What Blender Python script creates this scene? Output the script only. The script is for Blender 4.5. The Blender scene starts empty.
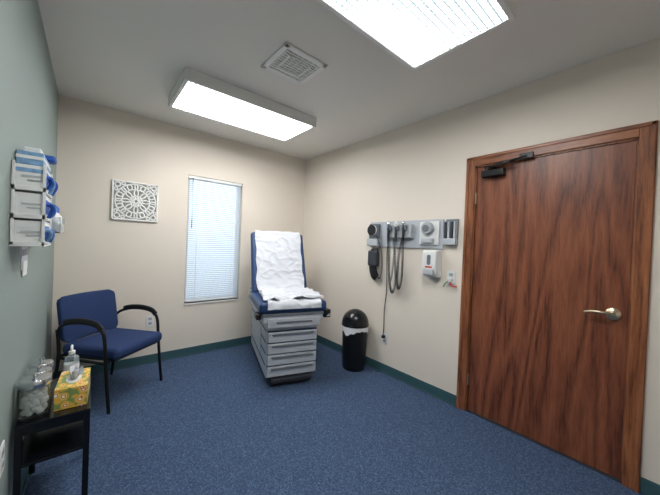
import bpy, bmesh, math, random
from mathutils import Vector, Matrix, noise
random.seed(4)
W=2.67; H=2.574; YF=-4.3
def lin(c):
    return tuple(((x/255)/12.92 if x/255<=0.04045 else ((x/255+0.055)/1.055)**2.4) for x in c)+(1,)
# ---------------------------------------------------------------- materials
def newmat(name):
    m=bpy.data.materials.new(name);m.use_nodes=True
    nt=m.node_tree;b=nt.nodes['Principled BSDF'];return m,nt,b
def mat(name,rgb,rough=.5,metal=0,var=0,vscale=8,bump=0,bscale=200,trans=0,ior=1.45):
    m,nt,b=newmat(name);c=lin(rgb)
    b.inputs['Base Color'].default_value=c;b.inputs['Roughness'].default_value=rough;b.inputs['Metallic'].default_value=metal
    b.inputs['Transmission Weight'].default_value=trans;b.inputs['IOR'].default_value=ior
    tc=nt.nodes.new('ShaderNodeTexCoord')
    if var:
        n=nt.nodes.new('ShaderNodeTexNoise');n.inputs['Scale'].default_value=vscale;n.inputs['Detail'].default_value=4
        nt.links.new(tc.outputs['Object'],n.inputs['Vector'])
        r=nt.nodes.new('ShaderNodeValToRGB')
        r.color_ramp.elements[0].position=.3;r.color_ramp.elements[1].position=.7
        r.color_ramp.elements[0].color=tuple(x*(1-var) for x in c[:3])+(1,)
        r.color_ramp.elements[1].color=tuple(min(1,x*(1+var)) for x in c[:3])+(1,)
        nt.links.new(n.outputs['Fac'],r.inputs['Fac']);nt.links.new(r.outputs['Color'],b.inputs['Base Color'])
    if bump:
        n=nt.nodes.new('ShaderNodeTexNoise');n.inputs['Scale'].default_value=bscale;n.inputs['Detail'].default_value=3
        nt.links.new(tc.outputs['Object'],n.inputs['Vector'])
        bp=nt.nodes.new('ShaderNodeBump');bp.inputs['Strength'].default_value=bump;bp.inputs['Distance'].default_value=.003
        nt.links.new(n.outputs['Fac'],bp.inputs['Height']);nt.links.new(bp.outputs['Normal'],b.inputs['Normal'])
    return m
def wood(name,dark,mid,light,scale=(1,9,.7),fine=.6,rings=22):
    m,nt,b=newmat(name)
    tc=nt.nodes.new('ShaderNodeTexCoord');mp=nt.nodes.new('ShaderNodeMapping');mp.inputs['Scale'].default_value=scale
    nt.links.new(tc.outputs['Object'],mp.inputs['Vector'])
    n=nt.nodes.new('ShaderNodeTexNoise');n.inputs['Scale'].default_value=1.0;n.inputs['Detail'].default_value=1.5;n.inputs['Distortion'].default_value=.3
    nt.links.new(mp.outputs[0],n.inputs['Vector'])
    mul=nt.nodes.new('ShaderNodeMath');mul.operation='MULTIPLY';mul.inputs[1].default_value=rings
    nt.links.new(n.outputs['Fac'],mul.inputs[0])
    fr=nt.nodes.new('ShaderNodeMath');fr.operation='PINGPONG';fr.inputs[1].default_value=1;nt.links.new(mul.outputs[0],fr.inputs[0])
    mp2=nt.nodes.new('ShaderNodeMapping');mp2.inputs['Scale'].default_value=(60,90,7) if scale[2]<scale[1] else (60,7,90)
    nt.links.new(tc.outputs['Object'],mp2.inputs['Vector'])
    n2=nt.nodes.new('ShaderNodeTexNoise');n2.inputs['Scale'].default_value=1;n2.inputs['Detail'].default_value=4;n2.inputs['Roughness'].default_value=.7
    nt.links.new(mp2.outputs[0],n2.inputs['Vector'])
    mx=nt.nodes.new('ShaderNodeMix');mx.inputs[0].default_value=fine
    nt.links.new(fr.outputs[0],mx.inputs[2]);nt.links.new(n2.outputs['Fac'],mx.inputs[3])
    r=nt.nodes.new('ShaderNodeValToRGB');e=r.color_ramp.elements
    e[0].position=.30;e[0].color=lin(dark);e[1].position=.70;e[1].color=lin(light)
    k=r.color_ramp.elements.new(.46);k.color=lin(mid)
    nt.links.new(mx.outputs[0],r.inputs['Fac']);nt.links.new(r.outputs['Color'],b.inputs['Base Color'])
    b.inputs['Roughness'].default_value=.38
    return m
def carpet():
    m,nt,b=newmat('carpet_blue')
    tc=nt.nodes.new('ShaderNodeTexCoord')
    n=nt.nodes.new('ShaderNodeTexNoise');n.inputs['Scale'].default_value=130;n.inputs['Detail'].default_value=5;n.inputs['Roughness'].default_value=.7
    nt.links.new(tc.outputs['Object'],n.inputs['Vector'])
    r=nt.nodes.new('ShaderNodeValToRGB');e=r.color_ramp.elements
    e[0].position=.34;e[0].color=lin((32,48,74));e[1].position=.68;e[1].color=lin((96,118,146))
    k=e.new(.5);k.color=lin((55,76,108))
    nt.links.new(n.outputs['Fac'],r.inputs['Fac'])
    nt.links.new(r.outputs['Color'],b.inputs['Base Color']);b.inputs['Roughness'].default_value=.95
    bp=nt.nodes.new('ShaderNodeBump');bp.inputs['Strength'].default_value=.5;bp.inputs['Distance'].default_value=.005
    nt.links.new(n.outputs['Fac'],bp.inputs['Height']);nt.links.new(bp.outputs['Normal'],b.inputs['Normal'])
    return m
def lensmat(name,strength,gap,period,tubes):
    # prismatic lens: lattice of thin darker lines over glowing cells, brighter over the lamps
    m,nt,b=newmat(name)
    tc=nt.nodes.new('ShaderNodeTexCoord')
    sp=nt.nodes.new('ShaderNodeSeparateXYZ');nt.links.new(tc.outputs['Object'],sp.inputs[0])
    def M_(op,a,b_=None,c_=None):
        q=nt.nodes.new('ShaderNodeMath');q.operation=op
        for i,v in enumerate((a,b_,c_)):
            if v is None:continue
            if isinstance(v,(int,float)): q.inputs[i].default_value=v
            else: nt.links.new(v,q.inputs[i])
        return q.outputs[0]
    def line(o):
        f=M_('FRACT',M_('ADD',M_('MULTIPLY',o,1/period),100.25));return M_('GREATER_THAN',f,gap)
    cell=M_('MULTIPLY',line(sp.outputs['X']),line(sp.outputs['Y']))
    co=M_('COSINE',M_('MULTIPLY',sp.outputs['Y'],math.pi*2/.265))
    tb=M_('MULTIPLY_ADD',co,-tubes,1-tubes)
    val=M_('MULTIPLY_ADD',M_('MULTIPLY',cell,tb),strength,.72)
    nt.links.new(val,b.inputs['Emission Strength'])
    mc=nt.nodes.new('ShaderNodeMix');mc.data_type='RGBA';nt.links.new(cell,mc.inputs[0])
    mc.inputs[6].default_value=(.72,.93,1,1);mc.inputs[7].default_value=(1,.99,.975,1)
    nt.links.new(mc.outputs[2],b.inputs['Emission Color'])
    b.inputs['Base Color'].default_value=(.1,.1,.1,1)
    return m
def floral():
    m,nt,b=newmat('tissue_box_floral')
    tc=nt.nodes.new('ShaderNodeTexCoord')
    v=nt.nodes.new('ShaderNodeTexVoronoi');v.inputs['Scale'].default_value=30
    n=nt.nodes.new('ShaderNodeTexNoise');n.inputs['Scale'].default_value=26
    nt.links.new(tc.outputs['Object'],v.inputs['Vector']);nt.links.new(tc.outputs['Object'],n.inputs['Vector'])
    r=nt.nodes.new('ShaderNodeValToRGB');r.color_ramp.interpolation='CONSTANT';e=r.color_ramp.elements
    e[0].position=0;e[0].color=lin((250,246,225));e[1].position=.37;e[1].color=lin((226,180,74))
    k=e.new(.16);k.color=lin((210,96,64));k=e.new(.27);k.color=lin((244,222,150));k=e.new(.60);k.color=lin((130,155,90))
    mx=nt.nodes.new('ShaderNodeMath');mx.operation='MULTIPLY_ADD';mx.inputs[1].default_value=.5
    nt.links.new(n.outputs['Fac'],mx.inputs[0])
    s=nt.nodes.new('ShaderNodeMath');s.operation='SUBTRACT';s.inputs[1].default_value=.25;nt.links.new(v.outputs['Distance'],s.inputs[0])
    nt.links.new(s.outputs[0],mx.inputs[2]);nt.links.new(mx.outputs[0],r.inputs['Fac'])
    nt.links.new(r.outputs['Color'],b.inputs['Base Color']);b.inputs['Roughness'].default_value=.4
    return m
M={}
M['beige']=mat('wall_paint_beige',(227,218,206),.75,bump=.12,bscale=260)
M['green']=mat('wall_paint_sage',(140,153,149),.7,bump=.12,bscale=260)
M['ceil']=mat('ceiling_paint',(228,225,219),.9,bump=.25,bscale=180)
M['carpet']=carpet()
M['base']=mat('vinyl_baseboard_teal',(56,90,97),.5)
M['door']=wood('door_wood',(82,42,28),(118,66,44),(142,86,58),(1,4.5,.4),.72,16)
M['trim']=wood('trim_oak',(90,50,30),(134,80,50),(162,104,68),(9,9,.8),.75,12)
M['trimh']=wood('trim_oak_h',(90,50,30),(134,80,50),(162,104,68),(9,.8,9),.75,12)
M['white']=mat('white_metal',(232,232,230),.4)
M['whitep']=mat('white_plastic',(228,230,230),.35)
M['grey']=mat('grey_plastic',(176,181,186),.4)
M['lgrey']=mat('light_grey_panel',(184,190,198),.35)
M['mgrey']=mat('mid_grey',(112,119,128),.45)
M['dgrey']=mat('dark_grey',(52,56,64),.5)
M['black']=mat('black_plastic',(20,20,22),.4)
M['blackg']=mat('black_gloss',(16,18,24),.22)
M['blackm']=mat('black_metal',(25,25,27),.35,.3)
M['vinyl']=mat('blue_vinyl',(34,62,106),.42,bump=.1,bscale=300)
M['fabric']=mat('blue_fabric',(36,56,98),.9,var=.25,vscale=260,bump=.4,bscale=350)
M['paper']=mat('exam_paper',(208,212,220),.8)
M['art']=mat('art_white',(236,236,234),.6)
M['artback']=mat('art_backing',(160,158,156),.8)
M['chrome']=mat('chrome',(205,208,212),.24,1)
M['brass']=mat('satin_nickel_brass',(208,194,166),.28,1)
M['glass']=mat('clear_glass',(245,250,250),.03,trans=1)
M['liquid']=mat('sanitizer_gel',(225,235,240),.08,trans=.85,ior=1.35)
M['blind']=mat('blind_slat',(210,220,230),.5)
M['cotton']=mat('cotton',(246,244,240),.95,bump=.8,bscale=90)
M['sticks']=mat('wood_sticks',(222,190,142),.8,var=.3,vscale=150)
M['gloveblue']=mat('glove_blue',(40,88,172),.5)
M['boxblue']=mat('box_blue',(120,158,195),.5,var=.3,vscale=40)
M['clear']=mat('clear_plastic',(235,242,246),.12,trans=.7)
M['bag']=mat('white_bag',(222,222,226),.5)
M['red']=mat('red_label',(190,40,35),.5)
M['green2']=mat('green_plastic',(40,150,80),.5)
M['floral']=floral()
M['lens1']=lensmat('fixture_lens',51,.35,.034,.28)
M['window_glass']=mat('window_glass',(240,248,250),.02,trans=1)
# ---------------------------------------------------------------- helpers
def link(ob,parent=None):
    bpy.context.collection.objects.link(ob)
    if parent: ob.parent=parent
    return ob
def empty(name,loc=(0,0,0),rz=0):
    e=bpy.data.objects.new(name,None);e.empty_display_size=.1;e.location=loc;e.rotation_euler=(0,0,rz);bpy.context.collection.objects.link(e);return e
def finish(name,bm,m,parent,smooth=False,loc=(0,0,0),rot=(0,0,0),bevel=0,seg=2):
    bmesh.ops.recalc_face_normals(bm,faces=bm.faces)
    me=bpy.data.meshes.new(name);bm.to_mesh(me);bm.free()
    me.materials.append(m)
    if smooth:
        for p in me.polygons:p.use_smooth=True
    ob=bpy.data.objects.new(name,me);ob.location=loc;ob.rotation_euler=rot
    link(ob,parent)
    if bevel:
        md=ob.modifiers.new('b','BEVEL');md.width=bevel;md.segments=seg;md.limit_method='ANGLE';md.angle_limit=.6
        for p in me.polygons:p.use_smooth=True
        md.harden_normals=True
    return ob
def addbox(bm,x0,x1,y0,y1,z0,z1):
    vs=[bm.verts.new((x,y,z)) for x in (x0,x1) for y in (y0,y1) for z in (z0,z1)]
    for f in ((0,1,3,2),(4,6,7,5),(0,4,5,1),(2,3,7,6),(0,2,6,4),(1,5,7,3)):
        bm.faces.new([vs[i] for i in f])
def box(name,x0,x1,y0,y1,z0,z1,m,parent=None,bevel=0,seg=2,rot=None):
    bm=bmesh.new();cx,cy,cz=(x0+x1)/2,(y0+y1)/2,(z0+z1)/2
    addbox(bm,x0-cx,x1-cx,y0-cy,y1-cy,z0-cz,z1-cz)
    return finish(name,bm,m,parent,False,(cx,cy,cz),rot or (0,0,0),bevel,seg)
def boxes(name,L,m,parent=None,bevel=0):
    bm=bmesh.new()
    for b in L:addbox(bm,*b)
    return finish(name,bm,m,parent,bevel=bevel)
def lathe(name,prof,m,parent=None,loc=(0,0,0),rot=(0,0,0),n=40,smooth=True):
    bm=bmesh.new();rings=[]
    for r,h in prof:
        if r<1e-5: rings.append([bm.verts.new((0,0,h))])
        else: rings.append([bm.verts.new((r*math.cos(2*math.pi*i/n),r*math.sin(2*math.pi*i/n),h)) for i in range(n)])
    for a,b in zip(rings,rings[1:]):
        for i in range(n):
            j=(i+1)%n
            if len(a)==1 and len(b)==1:continue
            if len(a)==1: bm.faces.new((a[0],b[i],b[j]))
            elif len(b)==1: bm.faces.new((a[i],a[j],b[0]))
            else: bm.faces.new((a[i],a[j],b[j],b[i]))
    for q in (rings[0],rings[-1]):
        if len(q)>1: bm.faces.new(q)
    ob=finish(name,bm,m,parent,smooth,loc,rot)
    if smooth:
        md=ob.modifiers.new('es','EDGE_SPLIT');md.split_angle=math.radians(38)
    return ob
def catmull(P,sub,closed=False):
    P=[Vector(p) for p in P];out=[];n=len(P)
    rng=range(n if closed else n-1)
    for i in rng:
        if closed: a,b,c,d=P[(i-1)%n],P[i],P[(i+1)%n],P[(i+2)%n]
        else: a,b,c,d=P[max(i-1,0)],P[i],P[i+1],P[min(i+2,n-1)]
        for k in range(sub):
            t=k/sub
            out.append(.5*((2*b)+(c-a)*t+(2*a-5*b+4*c-d)*t*t+(3*b-a-3*c+d)*t**3))
    if not closed: out.append(P[-1])
    return out
def tubemesh(bm,pts,r,n=10,closed=False,r2=None):
    L=len(pts);T=[]
    for i in range(L):
        a=pts[(i-1)%L] if closed else pts[max(i-1,0)];b=pts[(i+1)%L] if closed else pts[min(i+1,L-1)]
        t=(b-a);T.append(t.normalized() if t.length>1e-9 else Vector((0,0,1)))
    ref=Vector((0,0,1)) if abs(T[0].z)<.9 else Vector((1,0,0))
    u=T[0].cross(ref).normalized();rings=[]
    for i in range(L):
        u=(u-T[i]*u.dot(T[i])).normalized();w=T[i].cross(u)
        rr=r(i/(L-1)) if callable(r) else r
        rw=r2 if r2 else rr
        rings.append([bm.verts.new(pts[i]+u*rr*math.cos(2*math.pi*k/n)+w*rw*math.sin(2*math.pi*k/n)) for k in range(n)])
    pr=list(zip(rings,rings[1:]))+([(rings[-1],rings[0])] if closed else [])
    for a,b in pr:
        for k in range(n):
            j=(k+1)%n;bm.faces.new((a[k],a[j],b[j],b[k]))
    if not closed:
        bm.faces.new(rings[0]);bm.faces.new(rings[-1])
def tube(name,P,r,m,parent=None,sub=8,n=10,closed=False,r2=None):
    bm=bmesh.new();pts=catmull(P,sub,closed) if sub>1 else [Vector(p) for p in P]
    tubemesh(bm,pts,r,n,closed,r2);return finish(name,bm,m,parent,True)
def coil(name,P,R,turns,r,m,parent):
    base=catmull(P,24);L=len(base);pts=[];N=turns*10
    for i in range(N+1):
        s=i/N*(L-1);k=min(int(s),L-2);p=base[k].lerp(base[k+1],s-k);t=(base[k+1]-base[k]).normalized()
        u=t.cross(Vector((0,1,0)));u=u.normalized() if u.length>1e-3 else Vector((1,0,0));w=t.cross(u);a=2*math.pi*turns*i/N
        pts.append(p+u*R*math.cos(a)+w*R*math.sin(a))
    bm=bmesh.new();tubemesh(bm,pts,r,6);return finish(name,bm,m,parent,True)
def poly_prism(name,outline,axis,a,b,m,parent=None,bevel=0):
    bm=bmesh.new()
    def mk(t,q):
        return {'x':(q,t[0],t[1]),'y':(t[0],q,t[1]),'z':(t[0],t[1],q)}[axis]
    A=[bm.verts.new(mk(t,a)) for t in outline];B=[bm.verts.new(mk(t,b)) for t in outline]
    bm.faces.new(A);bm.faces.new(B);n=len(A)
    for i in range(n): bm.faces.new((A[i],A[(i+1)%n],B[(i+1)%n],B[i]))
    return finish(name,bm,m,parent,bevel=bevel)
def rrect(x0,x1,y0,y1,r,n=6):
    o=[]
    for cx,cy,a0 in ((x1-r,y1-r,0),(x0+r,y1-r,90),(x0+r,y0+r,180),(x1-r,y0+r,270)):
        for k in range(n+1):
            a=math.radians(a0+90*k/n);o.append((cx+r*math.cos(a),cy+r*math.sin(a)))
    return o
# ---------------------------------------------------------------- room
T=.14
box('floor',-W-T,T,YF-T,T,-.1,0,M['carpet'])
box('ceiling',-W-T,T,YF-T,T,H,H+.1,M['ceil'])
wx0,wx1,wz0,wz1=-1.592,-.955,.60,2.065
boxes('wall_back',[(-W-T,wx0,0,T,0,H),(wx1,T,0,T,0,H),(wx0,wx1,0,T,0,wz0),(wx0,wx1,0,T,wz1,H)],M['beige'])
dy0,dy1,dz=-2.465,-3.395,2.035
boxes('wall_right',[(0,T,dy0,0,0,H),(0,T,YF,dy1,0,H),(0,T,dy1,dy0,dz,H)],M['beige'])
box('wall_left',-W-T,-W,YF,0,0,H,M['green'])
box('wall_front',-W-T,T,YF-T,YF,0,H,M['beige'])
bh=.092
def bb(name,L): return boxes(name,L,M['base'],bevel=.003)
bb('baseboard_back',[(-W,0,-.008,0,0,bh),(-W,0,-.016,-.008,0,.012)])
bb('baseboard_right',[(-.008,0,-2.40,-.008,0,bh),(-.016,-.008,-2.40,-.016,0,.012),(-.008,0,YF,-3.46,0,bh)])
bb('baseboard_left',[(-W,-W+.008,YF,-.008,0,bh),(-W+.008,-W+.016,YF,-.016,0,.012)])
# ---------------------------------------------------------------- door
d=empty('door_1')
box('slab',.012,.055,dy1+.016,dy0-.016,.012,dz-.018,M['door'],d,.002)
boxes('jamb',[(0,T,dy0-.014,dy0,0,dz),(0,T,dy1,dy1+.014,0,dz),(0,T,dy1,dy0,dz-.016,dz)],M['trim'],d)
box('threshold',.0,T,dy1,dy0,0,.008,M['dgrey'],d)
ly,lz=-3.315,.985
lathe('rose',[(0,0),(.036,0),(.036,.006),(.03,.012),(.014,.016),(.012,.045),(0,.045)],M['brass'],d,(.012,ly,lz),(0,-math.pi/2,0))
tube('lever',[(-.03,ly,lz),(-.036,ly+.02,lz+.003),(-.038,ly+.06,lz+.006),(-.036,ly+.1,lz+.001),(-.03,ly+.125,lz-.008)],.011,M['brass'],d,r2=.008)
lathe('latch_plate',[(0,0),(.006,0),(.006,.003),(0,.003)],M['brass'],d,(-.033,ly,lz),(0,-math.pi/2,0))
box('hinge_upper',-.004,.014,dy0-.02,dy0-.012,1.72,1.81,M['brass'],d)
box('hinge_lower',-.004,.014,dy0-.02,dy0-.012,.22,.31,M['brass'],d)
tr=empty('trim_1')
def casing(name,a0,a1,z0,z1,m):
    boxes(name,[(-.014,0,a0,a1,z0,z1)],m,tr,bevel=.003)
oy0,oy1,oz=-2.398,-3.458,2.105
casing('casing_left',dy0-.006,oy0,0,oz,M['trim']);casing('casing_right',oy1,dy1+.006,0,oz,M['trim'])
casing('casing_head',dy1+.006,dy0-.006,dz-.006,oz,M['trimh'])
boxes('casing_bead_left',[(-.021,-.012,oy0-.026,oy0-.004,0,oz-.004)],M['trim'],tr,.004)
boxes('casing_bead_right',[(-.021,-.012,oy1+.004,oy1+.026,0,oz-.004)],M['trim'],tr,.004)
boxes('casing_bead_head',[(-.021,-.012,oy1+.004,oy0-.004,oz-.026,oz-.004)],M['trimh'],tr,.004)
c=empty('door_closer')
box('body',-.05,.012,-2.695,-2.53,1.918,1.972,M['blackm'],c,.008)
lathe('pivot',[(0,0),(.018,0),(.018,.024),(0,.024)],M['blackm'],c,(-.02,-2.57,1.972))
tube('arm_main',[(-.02,-2.57,1.998),(-.075,-2.75,2.004)],.006,M['blackm'],c,sub=1,r2=.013)
tube('arm_link',[(-.02,-2.545,2.0),(-.03,-2.84,2.03)],.009,M['blackm'],c,sub=1)
box('bracket',-.034,-.014,-2.875,-2.79,2.015,2.055,M['blackm'],c,.002)
# ---------------------------------------------------------------- window
w=empty('window_1')
fr=.035
boxes('frame',[(wx0,wx0+fr,.07,.12,wz0,wz1),(wx1-fr,wx1,.07,.12,wz0,wz1),(wx0,wx1,.07,.12,wz0,wz0+fr),(wx0,wx1,.07,.12,wz1-fr,wz1)],M['whitep'],w,.003)
box('glass',wx0+fr,wx1-fr,.095,.099,wz0+fr,wz1-fr,M['window_glass'],w)
box('sill',wx0-.005,wx1+.005,-.012,.07,wz0-.014,wz0,M['whitep'],w,.003)
bl=empty('window_blinds')
box('headrail',wx0+.006,wx1-.006,.012,.045,wz1-.035,wz1-.002,M['whitep'],bl,.002)
box('bottom_rail',wx0+.01,wx1-.01,.02,.04,wz0+.012,wz0+.026,M['whitep'],bl,.002)
bm=bmesh.new();z=wz0+.035
while z<wz1-.04:
    prev=None
    for k in range(5):
        t=(k/4-.5);a=math.radians(44);yy=.03+t*.025*math.cos(a)-.0;zz=z+t*.025*math.sin(a)
        bul=(.25-t*t)*.008;yy+=-bul*math.sin(a);zz+=bul*math.cos(a)
        v=(bm.verts.new((wx0+.012,yy,zz)),bm.verts.new((wx1-.012,yy,zz)))
        if prev: bm.faces.new((prev[0],prev[1],v[1],v[0]))
        prev=v
    z+=.0235
finish('slats',bm,M['blind'],bl,True)
for i,x in enumerate((wx0+.11,wx1-.11)):
    tube('ladder_cord_%d'%i,[(x,.014,wz0+.02),(x,.014,wz1-.02)],.0012,M['whitep'],bl,sub=1,n=6)
tube('tilt_wand',[(wx0+.05,.004,wz1-.03),(wx0+.052,.002,wz1-.6)],.004,M['glass'],bl,sub=1,n=6)
# ---------------------------------------------------------------- wall art
a=empty('wall_art',(-2.08,0,1.695))
S=.197
box('backing',-S+.01,S-.01,-.006,-.001,-S+.01,S-.01,M['artback'],a)
boxes('frame',[(-S,S,-.02,-.001,S-.016,S),(-S,S,-.02,-.001,-S,-S+.016),(-S,-S+.016,-.02,-.001,-S,S),(S-.016,S,-.02,-.001,-S,S)],M['art'],a,.003)
bm=bmesh.new()
def loop(f,n=28): tubemesh(bm,[Vector((x,-.012,z)) for x,z in (f(2*math.pi*i/n) for i in range(n))],.0085,6,True)
for R in (.172,.118,.052,.018): loop(lambda t,R=R:(R*math.cos(t),R*math.sin(t)),48)
for i in range(8):
    A=i*math.pi/4
    def petal(t,A=A,r0=.085,l=.033,wd=.017):
        u=r0+l*math.cos(t);v=wd*math.sin(t);return (u*math.cos(A)-v*math.sin(A),u*math.sin(A)+v*math.cos(A))
    loop(petal);loop(lambda t,A=A+math.pi/8:petal(t,A,.146,.026,.02),20)
    loop(lambda t,A=A:petal(t,A,.146,.026,.012),20);loop(lambda t,A=A+math.pi/8:petal(t,A,.035,.017,.007),16)
for sx in (-1,1):
    for sz in (-1,1):
        loop(lambda t:(sx*.153+.022*math.cos(t),sz*.153+.022*math.sin(t)))
        loop(lambda t:(sx*.108+.015*math.cos(t),sz*.165+.012*math.sin(t)),16)
        loop(lambda t:(sx*.165+.012*math.cos(t),sz*.108+.015*math.sin(t)),16)
finish('fretwork',bm,M['art'],a,True)
# ---------------------------------------------------------------- outlets
def outlet(loc,rz):
    o=empty('wall_outlet',loc,rz)
    box('plate',-.036,.036,-.006,0,-.058,.058,M['whitep'],o,.003)
    for s in (-1,1):
        poly_prism('socket_%d'%(s+1),rrect(-.017,.017,s*.024-.015,s*.024+.015,.008),'y',-.0075,-.005,M['grey'],o)
        boxes('slots_%d'%(s+1),[(-.008,-.005,-.0082,-.007,s*.024-.004,s*.024+.006),(.005,.008,-.0082,-.007,s*.024-.004,s*.024+.006)],M['black'],o)
    return o
RR=-math.pi/2;LL=math.pi/2
outlet((-1.92,0,.45),0);outlet((-.79,0,.70),0)
outlet((0,-2.30,1.09),RR);outlet((0,-1.60,.36),RR);outlet((-W,-1.90,.46),LL)
# ---------------------------------------------------------------- ceiling lights
def fixture(x0,x1,y0,y1,h=.09):
    e=empty('ceiling_light',((x0+x1)/2,(y0+y1)/2,H))
    a=(x1-x0)/2;b=(y1-y0)/2;t=.028
    boxes('housing_frame',[(-a,a,-b,-b+t,-h,0),(-a,a,b-t,b,-h,0),(-a,-a+t,-b+t,b-t,-h,0),(a-t,a,-b+t,b-t,-h,0)],M['white'],e,.004)
    box('housing_top',-a+t,a-t,-b+t,b-t,-.01,0,M['white'],e)
    box('lens',-a+t,a-t,-b+t,b-t,-h+.006,-h+.012,M['lens1'],e)
fixture(-1.93,-.75,-1.25,-.655);fixture(-2.06,-.84,-3.0,-2.41)
v=empty('ceiling_vent',(-1.365,-1.80,H));q=.168
boxes('frame',[(-q,q,-q,-q+.035,-.012,0),(-q,q,q-.035,q,-.012,0),(-q,-q+.035,-q,q,-.012,0),(q-.035,q,-q,q,-.012,0)],M['white'],v,.005)
box('recess',-q+.03,q-.03,-q+.03,q-.03,-.002,0,M['mgrey'],v)
L=[]
for i in range(11):
    y=-q+.04+i*(2*q-.08)/10;L.append((-q+.03,q-.03,y-.006,y+.006,-.010,-.003))
for i in range(7):
    x=-q+.045+i*(2*q-.09)/6;L.append((x-.002,x+.002,-q+.03,q-.03,-.009,-.003))
L+=[(-.09,.09,-.09,-.078,-.014,-.003),(-.09,.09,.078,.09,-.014,-.003),(-.09,-.078,-.09,.09,-.014,-.003),(.078,.09,-.09,.09,-.014,-.003)]
boxes('louvers',L,M['white'],v)
# ---------------------------------------------------------------- exam table
e=empty('exam_table',(-.94,-1.27,0),-math.radians(17.3))
box('toe_base',-.20,.20,.04,.98,0,.09,M['dgrey'],e,.006)
box('cabinet',-.245,.245,.02,1.02,.085,.60,M['lgrey'],e,.012)
zz=[.095,.20,.305,.41,.515]
for i in range(4):
    z0=zz[i]+.006;z1=zz[i+1]-.006
    box('drawer_%d'%(i+1),-.235,.235,-.008,.03,z0,z1,M['lgrey'],e,.006)
    box('drawer_pull_%d'%(i+1),-.20,.20,-.022,-.002,z1-.026,z1-.012,M['mgrey'],e,.004)
    box('drawer_gap_%d'%(i+1),-.238,.238,.012,.022,z1,z1+.012,M['vinyl'],e)
    box('side_groove_l_%d'%(i+1),-.249,-.243,.05,.99,z1+.0,z1+.012,M['vinyl'],e)
    box('side_groove_r_%d'%(i+1),.243,.249,.05,.99,z1+.0,z1+.012,M['vinyl'],e)
box('side_drawer_l',-.255,-.243,.30,.90,.22,.48,M['lgrey'],e,.006)
box('foot_step',-.19,.19,-.03,.05,.055,.085,M['dgrey'],e,.004)
box('upper_deck',-.29,.29,-.01,1.0,.60,.665,M['lgrey'],e,.012)
box('deck_drawer',-.25,.25,-.03,0,.555,.64,M['lgrey'],e,.008)
box('deck_drawer_pull',-.17,.17,-.042,-.028,.60,.615,M['mgrey'],e,.004)
box('deck_trim',-.295,.295,-.015,1.0,.655,.685,M['mgrey'],e,.006)
box('seat_cushion',-.325,.325,-.03,.60,.685,.79,M['vinyl'],e,.035,5)
box('stirrup_pocket_r',.30,.37,-.02,.12,.62,.70,M['black'],e,.012)
box('stirrup_pocket_l',-.35,-.30,-.0,.12,.63,.685,M['black'],e,.012)
tube('stirrup_bar_r',[(.34,-.01,.665),(.34,-.06,.66),(.30,-.09,.655)],.009,M['chrome'],e)
hy,hz=.55,.78;ty,tz=.84,1.46
L_=math.hypot(ty-hy,tz-hz);tilt=math.atan2(ty-hy,tz-hz)
bk=box('back_cushion',-.315,.315,0,.085,0,L_,M['vinyl'],e,.035,5)
def place_back(ob,off,zoff):
    ob.rotation_euler=(-tilt,0,0)
    n=Vector((0,math.cos(tilt),-math.sin(tilt)));u=Vector((0,math.sin(tilt),math.cos(tilt)))
    ob.location=Vector((0,hy,hz))+n*off+u*zoff
place_back(bk,.0425,L_/2)
bp_=box('back_panel',-.29,.29,0,.03,0,L_-.06,M['lgrey'],e,.008);place_back(bp_,.098,L_/2)
tube('back_strut_l',[(-.2,.62,.66),(-.2,.86,1.05)],.012,M['chrome'],e,sub=1)
tube('back_strut_r',[(.2,.62,.66),(.2,.86,1.05)],.012,M['chrome'],e,sub=1)
def paper(name,path,hw,amp,off,freq,seedv,ns=150,nx=44,edge=.02):
    P=catmull([(0,y,z) for y,z in path],12);L=[0]
    for p,q_ in zip(P,P[1:]):L.append(L[-1]+(q_-p).length)
    bm=bmesh.new();rows=[]
    for i in range(ns+1):
        s=L[-1]*i/ns;k=0
        while k<len(L)-2 and L[k+1]<s:k+=1
        p=P[k].lerp(P[k+1],(s-L[k])/max(1e-9,L[k+1]-L[k]));t=(P[k+1]-P[k]).normalized();n=Vector((0,t.z,-t.y))
        row=[]
        w_=hw+edge*noise.noise(Vector((s*6,seedv,0)))
        for j in range(nx+1):
            x=(j/nx*2-1)*w_
            v1=noise.noise(Vector((x*freq,s*freq,seedv)));v2=1-abs(noise.noise(Vector((x*freq*.8+3,s*freq*1.4,seedv+5))))*2
            v3=noise.noise(Vector((x*freq*3,s*freq*3,seedv)))
            o=off+amp*(.5+.5*v1)+amp*.9*max(0,v2)**3+amp*.2*v3
            row.append(bm.verts.new(Vector((x,p.y,p.z))+n*o))
        rows.append(row)
    for A,B in zip(rows,rows[1:]):
        for j in range(nx): bm.faces.new((A[j],A[j+1],B[j+1],B[j]))
    return finish(name,bm,M['paper'],e,True)
nb=Vector((0,math.cos(tilt),-math.sin(tilt)));ub=Vector((0,math.sin(tilt),math.cos(tilt)));h0=Vector((0,hy,hz))
def bpnt(o,s): p=h0+nb*o+ub*s;return (p.y,p.z)
pth=[bpnt(.09,L_-.08),bpnt(.088,L_+.0),bpnt(.04,L_+.012),bpnt(.0,L_-.01),bpnt(-.004,L_-.06),bpnt(-.004,L_*.7),bpnt(-.004,L_*.4),bpnt(-.004,.12),(hy-.05,.80),(hy-.15,.793),(.25,.793),(.05,.793),(-.01,.79),(-.034,.765),(-.038,.73)]
pp=paper('table_paper',pth,.262,.012,.003,11,2.3)
paper('paper_bunch',[(.46,.80),(.38,.815),(.26,.82),(.14,.818),(.05,.805),(.0,.795)],.275,.028,.004,8,8.1,70,44,.05)
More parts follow.
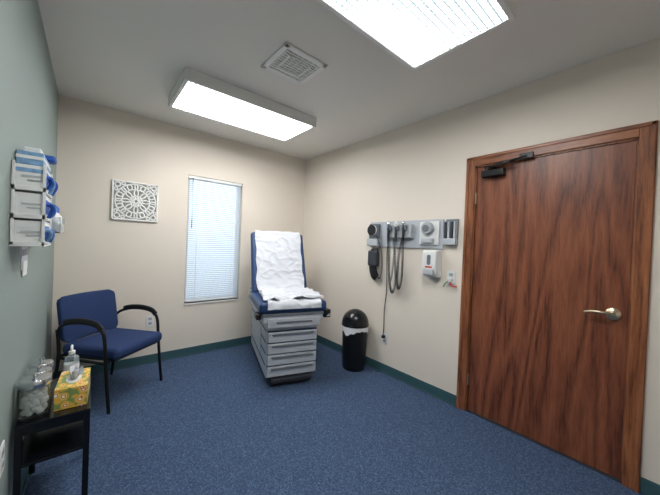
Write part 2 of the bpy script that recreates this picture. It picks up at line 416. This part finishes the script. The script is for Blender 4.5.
# ---------------------------------------------------------------- guest chair
ch=empty('guest_chair',(-2.275,-.46,0),math.radians(41.3))
box('seat_cushion',-.245,.245,-.315,.19,.385,.475,M['fabric'],ch,.035,5)
box('seat_pan',-.22,.22,-.27,.20,.365,.39,M['black'],ch,.008)
def curved_slab(name,hw,z0,z1,th,y0,lean,bow,m,parent,r=.05,infl=.012):
    bm=bmesh.new();nx,nz=20,16;F=[];B=[]
    for i in range(nz+1):
        fz=i/nz;rf=[];rb=[]
        for j in range(nx+1):
            fx=j/nx*2-1
            dz_=min(fz,1-fz)*(z1-z0);sq=0
            if dz_<r: sq=r-math.sqrt(max(0,r*r-(r-dz_)**2))
            x=fx*(hw-sq);z=z0+(z1-z0)*fz
            y=y0+lean*fz+bow*(fx*fx)*-1
            pf=infl*(1-fx**6)*(1-(2*fz-1)**6)
            rf.append(bm.verts.new((x,y-pf,z)));rb.append(bm.verts.new((x,y+th+pf*.3,z)))
        F.append(rf);B.append(rb)
    for G in (F,B):
        for i in range(nz):
            for j in range(nx): bm.faces.new((G[i][j],G[i][j+1],G[i+1][j+1],G[i+1][j]))
    ring=lambda G:[G[0][j] for j in range(nx+1)]+[G[i][nx] for i in range(1,nz+1)]+[G[nz][j] for j in range(nx-1,-1,-1)]+[G[i][0] for i in range(nz-1,0,-1)]
    a_,b_=ring(F),ring(B)
    for k in range(len(a_)): bm.faces.new((a_[k],a_[(k+1)%len(a_)],b_[(k+1)%len(a_)],b_[k]))
    ob=finish(name,bm,m,parent,True);md=ob.modifiers.new('b','BEVEL');md.width=.014;md.segments=3;md.limit_method='ANGLE';md.angle_limit=1.0
    return ob
curved_slab('back_cushion',.245,.47,.835,.04,.185,.06,.03,M['fabric'],ch)
curved_slab('back_shell',.225,.49,.815,.012,.232,.06,.03,M['black'],ch)
for s,nm in ((-1,'l'),(1,'r')):
    X=s*.268
    tube('frame_'+nm,[(X,-.285,0),(X,-.262,.2),(X,-.24,.42),(X,-.225,.57),(X,-.18,.635),(X,-.08,.66),(X,.06,.655),(X*.97,.17,.62),(X*.9,.22,.56)],.0125,M['blackm'],ch,r2=.0125)
    tube('arm_pad_'+nm,[(X,-.205,.618),(X,-.16,.655),(X,-.06,.674),(X,.06,.668),(X,.13,.65)],.013,M['black'],ch,r2=.024)
    tube('rear_leg_'+nm,[(X*.88,.235,.58),(X*.93,.20,.44),(X*.96,.20,.30),(X,.25,0)],.0125,M['blackm'],ch)
    tube('side_rail_'+nm,[(X,-.245,.37),(X*.96,.20,.37)],.011,M['blackm'],ch,sub=1)
tube('cross_rail',[(-.268,-.24,.375),(.268,-.24,.375)],.011,M['blackm'],ch,sub=1)
tube('cross_rail_rear',[(-.255,.2,.375),(.255,.2,.375)],.011,M['blackm'],ch,sub=1)
# ---------------------------------------------------------------- waste bin
b=empty('waste_bin',(-.178,-1.33,0))
lathe('body',[(0,0),(.118,0),(.122,.008),(.140,.44),(.142,.45),(.142,.47),(0,.47)],M['black'],b)
bm=bmesh.new();n=48;rs=[]
for zi,(r0,zv) in enumerate(((.1435,.475),(.147,.47),(.146,.445),(.144,.41))):
    ring=[]
    for i in range(n):
        a_=2*math.pi*i/n;dz_=0 if zi<2 else (.012*math.sin(3*a_+1)+.014*noise.noise(Vector((math.cos(a_)*3,math.sin(a_)*3,1)))) *(zi-1)
        rr=r0+.0015*math.sin(17*a_)+(.003 if zi==3 else 0)
        ring.append(bm.verts.new((rr*math.cos(a_),rr*math.sin(a_),zv+dz_)))
    rs.append(ring)
for A,B in zip(rs,rs[1:]):
    for i in range(n): bm.faces.new((A[i],A[(i+1)%n],B[(i+1)%n],B[i]))
finish('bag_rim',bm,M['bag'],b,True)
prof=[(.148,.468),(.150,.475),(.150,.485)]+[(.147*math.cos(t),.487+.155*math.sin(t)) for t in [k*math.pi/2/12 for k in range(12)]]+[(0,.642)]
lathe('dome_lid',prof,M['blackg'],b)
# ---------------------------------------------------------------- diagnostic board (right wall)
D=empty('diagnostic_wall_board',(0,-1.35,0),RR)
box('panel',0,.87,-.02,0,1.335,1.605,M['lgrey'],D,.006)
box('gauge_box',.03,.15,-.075,-.02,1.42,1.58,M['mgrey'],D,.01)
lathe('gauge_dial',[(0,0),(.055,0),(.058,.012),(.05,.02),(0,.02)],M['whitep'],D,(.09,-.075,1.51),(math.pi/2,0,0))
lathe('gauge_ring',[(.05,0),(.058,0),(.058,.006),(.05,.006)],M['black'],D,(.09,-.095,1.51),(math.pi/2,0,0))
box('basket',.02,.17,-.09,-.02,1.34,1.42,M['grey'],D,.008)
bm=bmesh.new()
cuffp=catmull([(.10,-.05,1.31),(.11,-.06,1.24),(.10,-.065,1.12),(.12,-.06,1.03),(.15,-.05,1.00)],8)
tubemesh(bm,cuffp,.02,12,False,.052);finish('cuff',bm,M['black'],D,True)
box('cuff_wrap',.04,.17,-.095,-.03,1.12,1.29,M['dgrey'],D,.02,4)
coil('gauge_hose',[(.15,-.08,1.45),(.22,-.08,1.30),(.235,-.075,1.12),(.20,-.07,1.0),(.16,-.06,1.05)],.008,26,.0032,M['black'],D)
box('transformer',.27,.57,-.07,-.02,1.43,1.565,M['grey'],D,.01)
for i,x in enumerate((.32,.41,.50)):
    box('cradle_%d'%i,x-.024,x+.024,-.10,-.06,1.50,1.55,M['mgrey'],D,.008)
    lathe('handle_%d'%i,[(0,0),(.011,0),(.013,.02),(.014,.11),(.010,.125),(.011,.135),(0,.135)],M['black'] if i!=1 else M['dgrey'],D,(x,-.095,1.40))
    lathe('head_%d'%i,[(0,0),(.012,0),(.021,.015),(.02,.035),(.008,.055),(0,.055)],M['chrome'] if i!=1 else M['whitep'],D,(x,-.095,1.54))
coil('cord_1',[(.32,-.095,1.40),(.33,-.09,1.2),(.35,-.085,.98),(.39,-.085,.88),(.42,-.085,1.0),(.41,-.09,1.2),(.36,-.05,1.43)],.010,60,.0038,M['dgrey'],D)
coil('cord_2',[(.50,-.095,1.40),(.50,-.09,1.2),(.49,-.085,1.02),(.46,-.085,.93),(.44,-.085,1.04),(.45,-.085,1.25),(.46,-.05,1.43)],.010,56,.0038,M['dgrey'],D)
coil('cord_3',[(.41,-.095,1.40),(.395,-.095,1.2),(.375,-.09,1.05),(.345,-.085,.99),(.32,-.06,1.15),(.30,-.04,1.42)],.008,44,.0034,M['mgrey'],D)
box('dispenser_plate',.64,.84,-.04,-.02,1.37,1.585,M['whitep'],D,.012)
lathe('dispenser_drum',[(0,0),(.056,0),(.06,.01),(.06,.03),(.05,.045),(0,.046)],M['grey'],D,(.735,-.04,1.52),(math.pi/2,0,0))
lathe('dispenser_hub',[(0,0),(.03,0),(.03,.012),(0,.014)],M['mgrey'],D,(.735,-.086,1.52),(math.pi/2,0,0))
box('dispenser_chute',.68,.80,-.08,-.03,1.385,1.43,M['grey'],D,.01)
tube('power_cord',[(.255,-.012,1.37),(.25,-.02,1.25),(.262,-.015,.9),(.24,-.012,.65),(.25,-.02,.46),(.252,-.035,.40),(.25,-.03,.384)],.0045,M['black'],D)
box('plug',.235,.265,-.04,-.0075,.37,.398,M['black'],D,.005)
K=empty('thermometer_rack',(0,-2.235,0),RR)
box('backplate',0,.115,-.012,0,1.37,1.60,M['mgrey'],K,.005)
for i in range(4):
    x=.018+i*.027
    box('probe_slot_%d'%i,x-.01,x+.01,-.05,-.012,1.39,1.575,M['grey'] if i%2 else M['dgrey'],K,.005)
box('rack_lip',0,.115,-.055,-.012,1.375,1.43,M['lgrey'],K,.005)
Sd=empty('soap_dispenser',(0,-2.075,0),RR)
poly_prism('housing',[(0,1.325),(-.09,1.325),(-.105,1.31),(-.11,1.20),(-.105,1.12),(-.08,1.085),(0,1.075)],'x',0,.135,M['whitep'],Sd,.01)
poly_prism('window',rrect(.05,.085,1.19,1.28,.015),'y',-.112,-.106,M['mgrey'],Sd)
box('push_bar',.02,.115,-.117,-.10,1.10,1.155,M['grey'],Sd,.008)
box('label',.035,.10,-.1115,-.108,1.165,1.178,M['red'],Sd)
Pg=empty('plug_adapter',(0,-2.30,1.065),RR)
box('body',-.016,.016,-.04,-.0075,-.018,.018,M['whitep'],Pg,.005)
tube('tag_cord',[(-.005,-.04,-.005),(-.03,-.045,-.03),(-.05,-.03,-.06)],.004,M['green2'],Pg)
tube('tag_cord_red',[(.01,-.04,-.01),(.03,-.045,-.04),(.07,-.03,-.045)],.006,M['red'],Pg)
# ---------------------------------------------------------------- left wall supplies
G=empty('glove_box_holder',(-W,-1.86,0),LL)
boxes('rack',[(0,.004,-.10,-.0,1.285,1.30),(0,.004,-.10,0,1.392,1.412),(0,.004,-.10,0,1.505,1.525),(.246,.25,-.10,0,1.285,1.62),(0,.25,-.10,0,1.281,1.285),(0,.25,-.004,0,1.285,1.62),(0,.25,-.10,0,1.392,1.396),(0,.25,-.10,0,1.505,1.509),(0,.004,-.012,0,1.285,1.62),(0,.004,-.10,-.09,1.285,1.62)],M['whitep'],G,.001)
for i in range(3):
    z0=1.287+i*.112
    box('glove_box_%d'%i,.008,.242,-.095,-.006,z0,z0+.1,M['whitep'],G,.003)
    box('box_band_%d'%i,.0065,.2435,-.0965,-.005,z0+.07,z0+.086,(M['whitep'],M['whitep'],M['boxblue'])[i],G)
    boxes('side_print_%d'%i,[(.0055,.0075,-.085,-.03,z0+.05,z0+.058),(.0055,.0075,-.085,-.045,z0+.036,z0+.042)],M['grey'],G)
    poly_prism('opening_%d'%i,rrect(.03,.21,z0+.022,z0+.08,.025),'y',-.0975,-.0945,M['gloveblue'],G)
    for j in range(3):
        bm=bmesh.new();xo=.05+j*.055;s_=random.uniform(.8,1.15)
        pts=catmull([(xo,-.09,z0+.058),(xo+.008,-.09-.018*s_,z0+.062),(xo+.022,-.09-.024*s_,z0+.040),(xo+.03,-.09-.012*s_,z0+.016-random.random()*.015)],6)
        tubemesh(bm,pts,lambda t:.014-.008*t,8,False,.008);finish('glove_tuft_%d_%d'%(i,j),bm,M['gloveblue'] if (i+j)%3 else M['boxblue'],G,True)
G2=empty('supply_carton',(-W,-1.80,0),LL)
box('carton',.0,.26,-.085,-.005,1.621,1.675,M['boxblue'],G2,.003)
box('lid_stripe',-.0015,.2615,-.0865,-.004,1.645,1.658,M['whitep'],G2)
box('gauze_pack',.03,.16,-.075,-.02,1.676,1.70,M['whitep'],G2,.006)
box('glove_pack',.165,.25,-.11,-.02,1.676,1.705,M['gloveblue'],G2,.01)
Bk=empty('supply_basket',(-W,-1.56,0),LL)
boxes('tray',[(0,.26,-.13,0,1.34,1.346),(0,.26,-.004,0,1.34,1.50),(0,.26,-.13,-.126,1.34,1.39),(0,.004,-.13,0,1.34,1.42),(.256,.26,-.13,0,1.34,1.42)],M['clear'],Bk,.001)
for i in range(4):
    x=.04+i*.06
    lathe('bottle_%d'%i,[(0,0),(.024,0),(.025,.005),(.025,.085),(.014,.10),(.012,.105),(0,.105)],M['whitep'],Bk,(x,-.095,1.347),n=24)
    lathe('cap_%d'%i,[(0,0),(.015,0),(.015,.028),(.012,.032),(0,.032)],M['gloveblue'],Bk,(x,-.095,1.450),n=24)
boxes('leaflets',[(.02,.12,-.055,-.008,1.35,1.58),(.14,.24,-.055,-.008,1.35,1.56)],M['paper'],Bk)
Cd=empty('paper_tag',(-W,-1.60,0),LL)
box('card',0,.17,-.004,0,1.16,1.275,M['paper'],Cd)
box('print_block',.02,.15,-.005,-.003,1.225,1.255,M['mgrey'],Cd)
box('card_lower',.02,.13,-.007,-.0045,1.13,1.20,M['whitep'],Cd)
# ---------------------------------------------------------------- side table
t=empty('side_table',(0,0,0))
X0,X1,Y0,Y1=-2.655,-2.405,-1.75,-1.27
box('top',X0,X1,Y0,Y1,.482,.50,M['blackg'],t,.003)
for i,(x,y) in enumerate(((X0,Y0),(X1-.024,Y0),(X0,Y1-.024),(X1-.024,Y1-.024))):
    box('leg_%d'%i,x,x+.024,y,y+.024,0,.482,M['blackg'],t,.002)
boxes('apron',[(X0+.024,X1-.024,Y0+.004,Y0+.018,.45,.482),(X0+.024,X1-.024,Y1-.018,Y1-.004,.45,.482),(X1-.018,X1-.004,Y0+.024,Y1-.024,.45,.482),(X0+.004,X0+.018,Y0+.024,Y1-.024,.45,.482)],M['blackg'],t)
box('shelf',X0+.002,X1-.002,Y0+.002,Y1-.002,.31,.325,M['blackg'],t,.002)
def jar(x,y,r,h,fill):
    j=empty('glass_jar',(x,y,.5))
    lathe('glass',[(0,.001),(r*.96,.001),(r,.006),(r,h-.012),(r*.93,h),(r*.88,h),(r*.94,h-.014),(r*.94,.01),(0,.008)],M['glass'],j)
    if fill=='sticks':
        bm=bmesh.new()
        for k in range(80):
            rr=r*.86*math.sqrt(random.random());a_=random.random()*6.28
            p0=Vector((rr*math.cos(a_),rr*math.sin(a_),.012));p1=Vector((p0.x*1.0,p0.y*1.0,h*.86+random.uniform(-.006,.003)))
            tubemesh(bm,[p0,p1],.0032,6)
        finish('contents',bm,M['sticks'],j)
    else:
        bm=bmesh.new()
        for k in range(170):
            rr=(r*.92-.0125)*math.sqrt(random.random());a_=random.random()*6.28
            bmesh.ops.create_icosphere(bm,subdivisions=2,radius=.0125,matrix=Matrix.Translation((rr*math.cos(a_),rr*math.sin(a_),.022+(h*.72)*k/170)))
        finish('contents',bm,M['cotton'],j,True)
    lathe('lid',[(0,h),(r*1.02,h),(r*1.05,h+.003),(r*1.05,h+.024),(r*.97,h+.030),(r*.2,h+.033),(0,h+.033)],M['chrome'],j)
    lathe('knob',[(0,h+.033),(.006,h+.033),(.006,h+.038),(.012,h+.043),(.01,h+.052),(0,h+.054)],M['chrome'],j)
jar(-2.604,-1.67,.053,.14,'cotton');jar(-2.606,-1.53,.048,.125,'sticks');jar(-2.608,-1.40,.046,.12,'cotton')
tb=empty('tissue_box',(-2.472,-1.58,.50),math.radians(-3))
box('carton',-.06,.06,-.118,.118,.001,.10,M['floral'],tb,.002)
poly_prism('opening',[(.03*math.cos(k*math.pi/12),.065*math.sin(k*math.pi/12)) for k in range(24)],'z',.0995,.1012,M['whitep'],tb)
bm=bmesh.new();rings=[]
for i in range(9):
    f=i/8;row=[]
    for k in range(28):
        a_=2*math.pi*k/28;rr=.022+.022*f+.012*math.sin(4*a_+f*3)*f+.006*noise.noise(Vector((k*.7,f*4,1)))
        row.append(bm.verts.new((rr*.55*math.cos(a_)+.01*f,rr*1.2*math.sin(a_),.10+.04*f+.018*f*math.sin(3*a_+.7))))
    rings.append(row)
for A,B in zip(rings,rings[1:]):
    for k in range(28): bm.faces.new((A[k],A[(k+1)%28],B[(k+1)%28],B[k]))
finish('tissue',bm,M['paper'],tb,True)
sb=empty('hand_sanitizer_bottle',(-2.49,-1.345,.50))
lathe('bottle',[(0,.001),(.030,.001),(.033,.006),(.033,.12),(.028,.138),(.013,.148),(.012,.155),(0,.155)],M['liquid'],sb)
lathe('label',[(.0335,.03),(.0338,.03),(.0338,.10),(.0335,.10)],M['whitep'],sb)
lathe('pump_collar',[(0,.155),(.015,.155),(.015,.17),(.006,.172),(.005,.198),(0,.198)],M['whitep'],sb)
tube('pump_nozzle',[(0,.004,.198),(0,-.01,.202),(.0,-.035,.198),(0,-.042,.19)],.006,M['whitep'],sb)
# ---------------------------------------------------------------- world, camera
wd=bpy.data.worlds.new('w');bpy.context.scene.world=wd;wd.use_nodes=True
wd.node_tree.nodes['Background'].inputs[0].default_value=(.76,.87,1,1);wd.node_tree.nodes['Background'].inputs[1].default_value=2.0
bpy.context.scene.view_settings.view_transform='Standard'
yaw,pi_,ro=.6977,-.0102,.0395
f=Vector((math.sin(yaw)*math.cos(pi_),math.cos(yaw)*math.cos(pi_),math.sin(pi_)))
rt=Vector((math.cos(yaw),-math.sin(yaw),0));up=rt.cross(f)
r2=rt*math.cos(ro)+up*math.sin(ro);u2=-rt*math.sin(ro)+up*math.cos(ro)
cd=bpy.data.cameras.new('camera');cam=bpy.data.objects.new('camera',cd);bpy.context.collection.objects.link(cam)
mt=Matrix((r2,u2,-f)).transposed().to_4x4();mt.translation=Vector((-2.4246,-3.5285,1.3363));cam.matrix_world=mt
cd.sensor_width=36;cd.lens=286.0/660*36;cd.clip_start=.02
bpy.context.scene.camera=cam
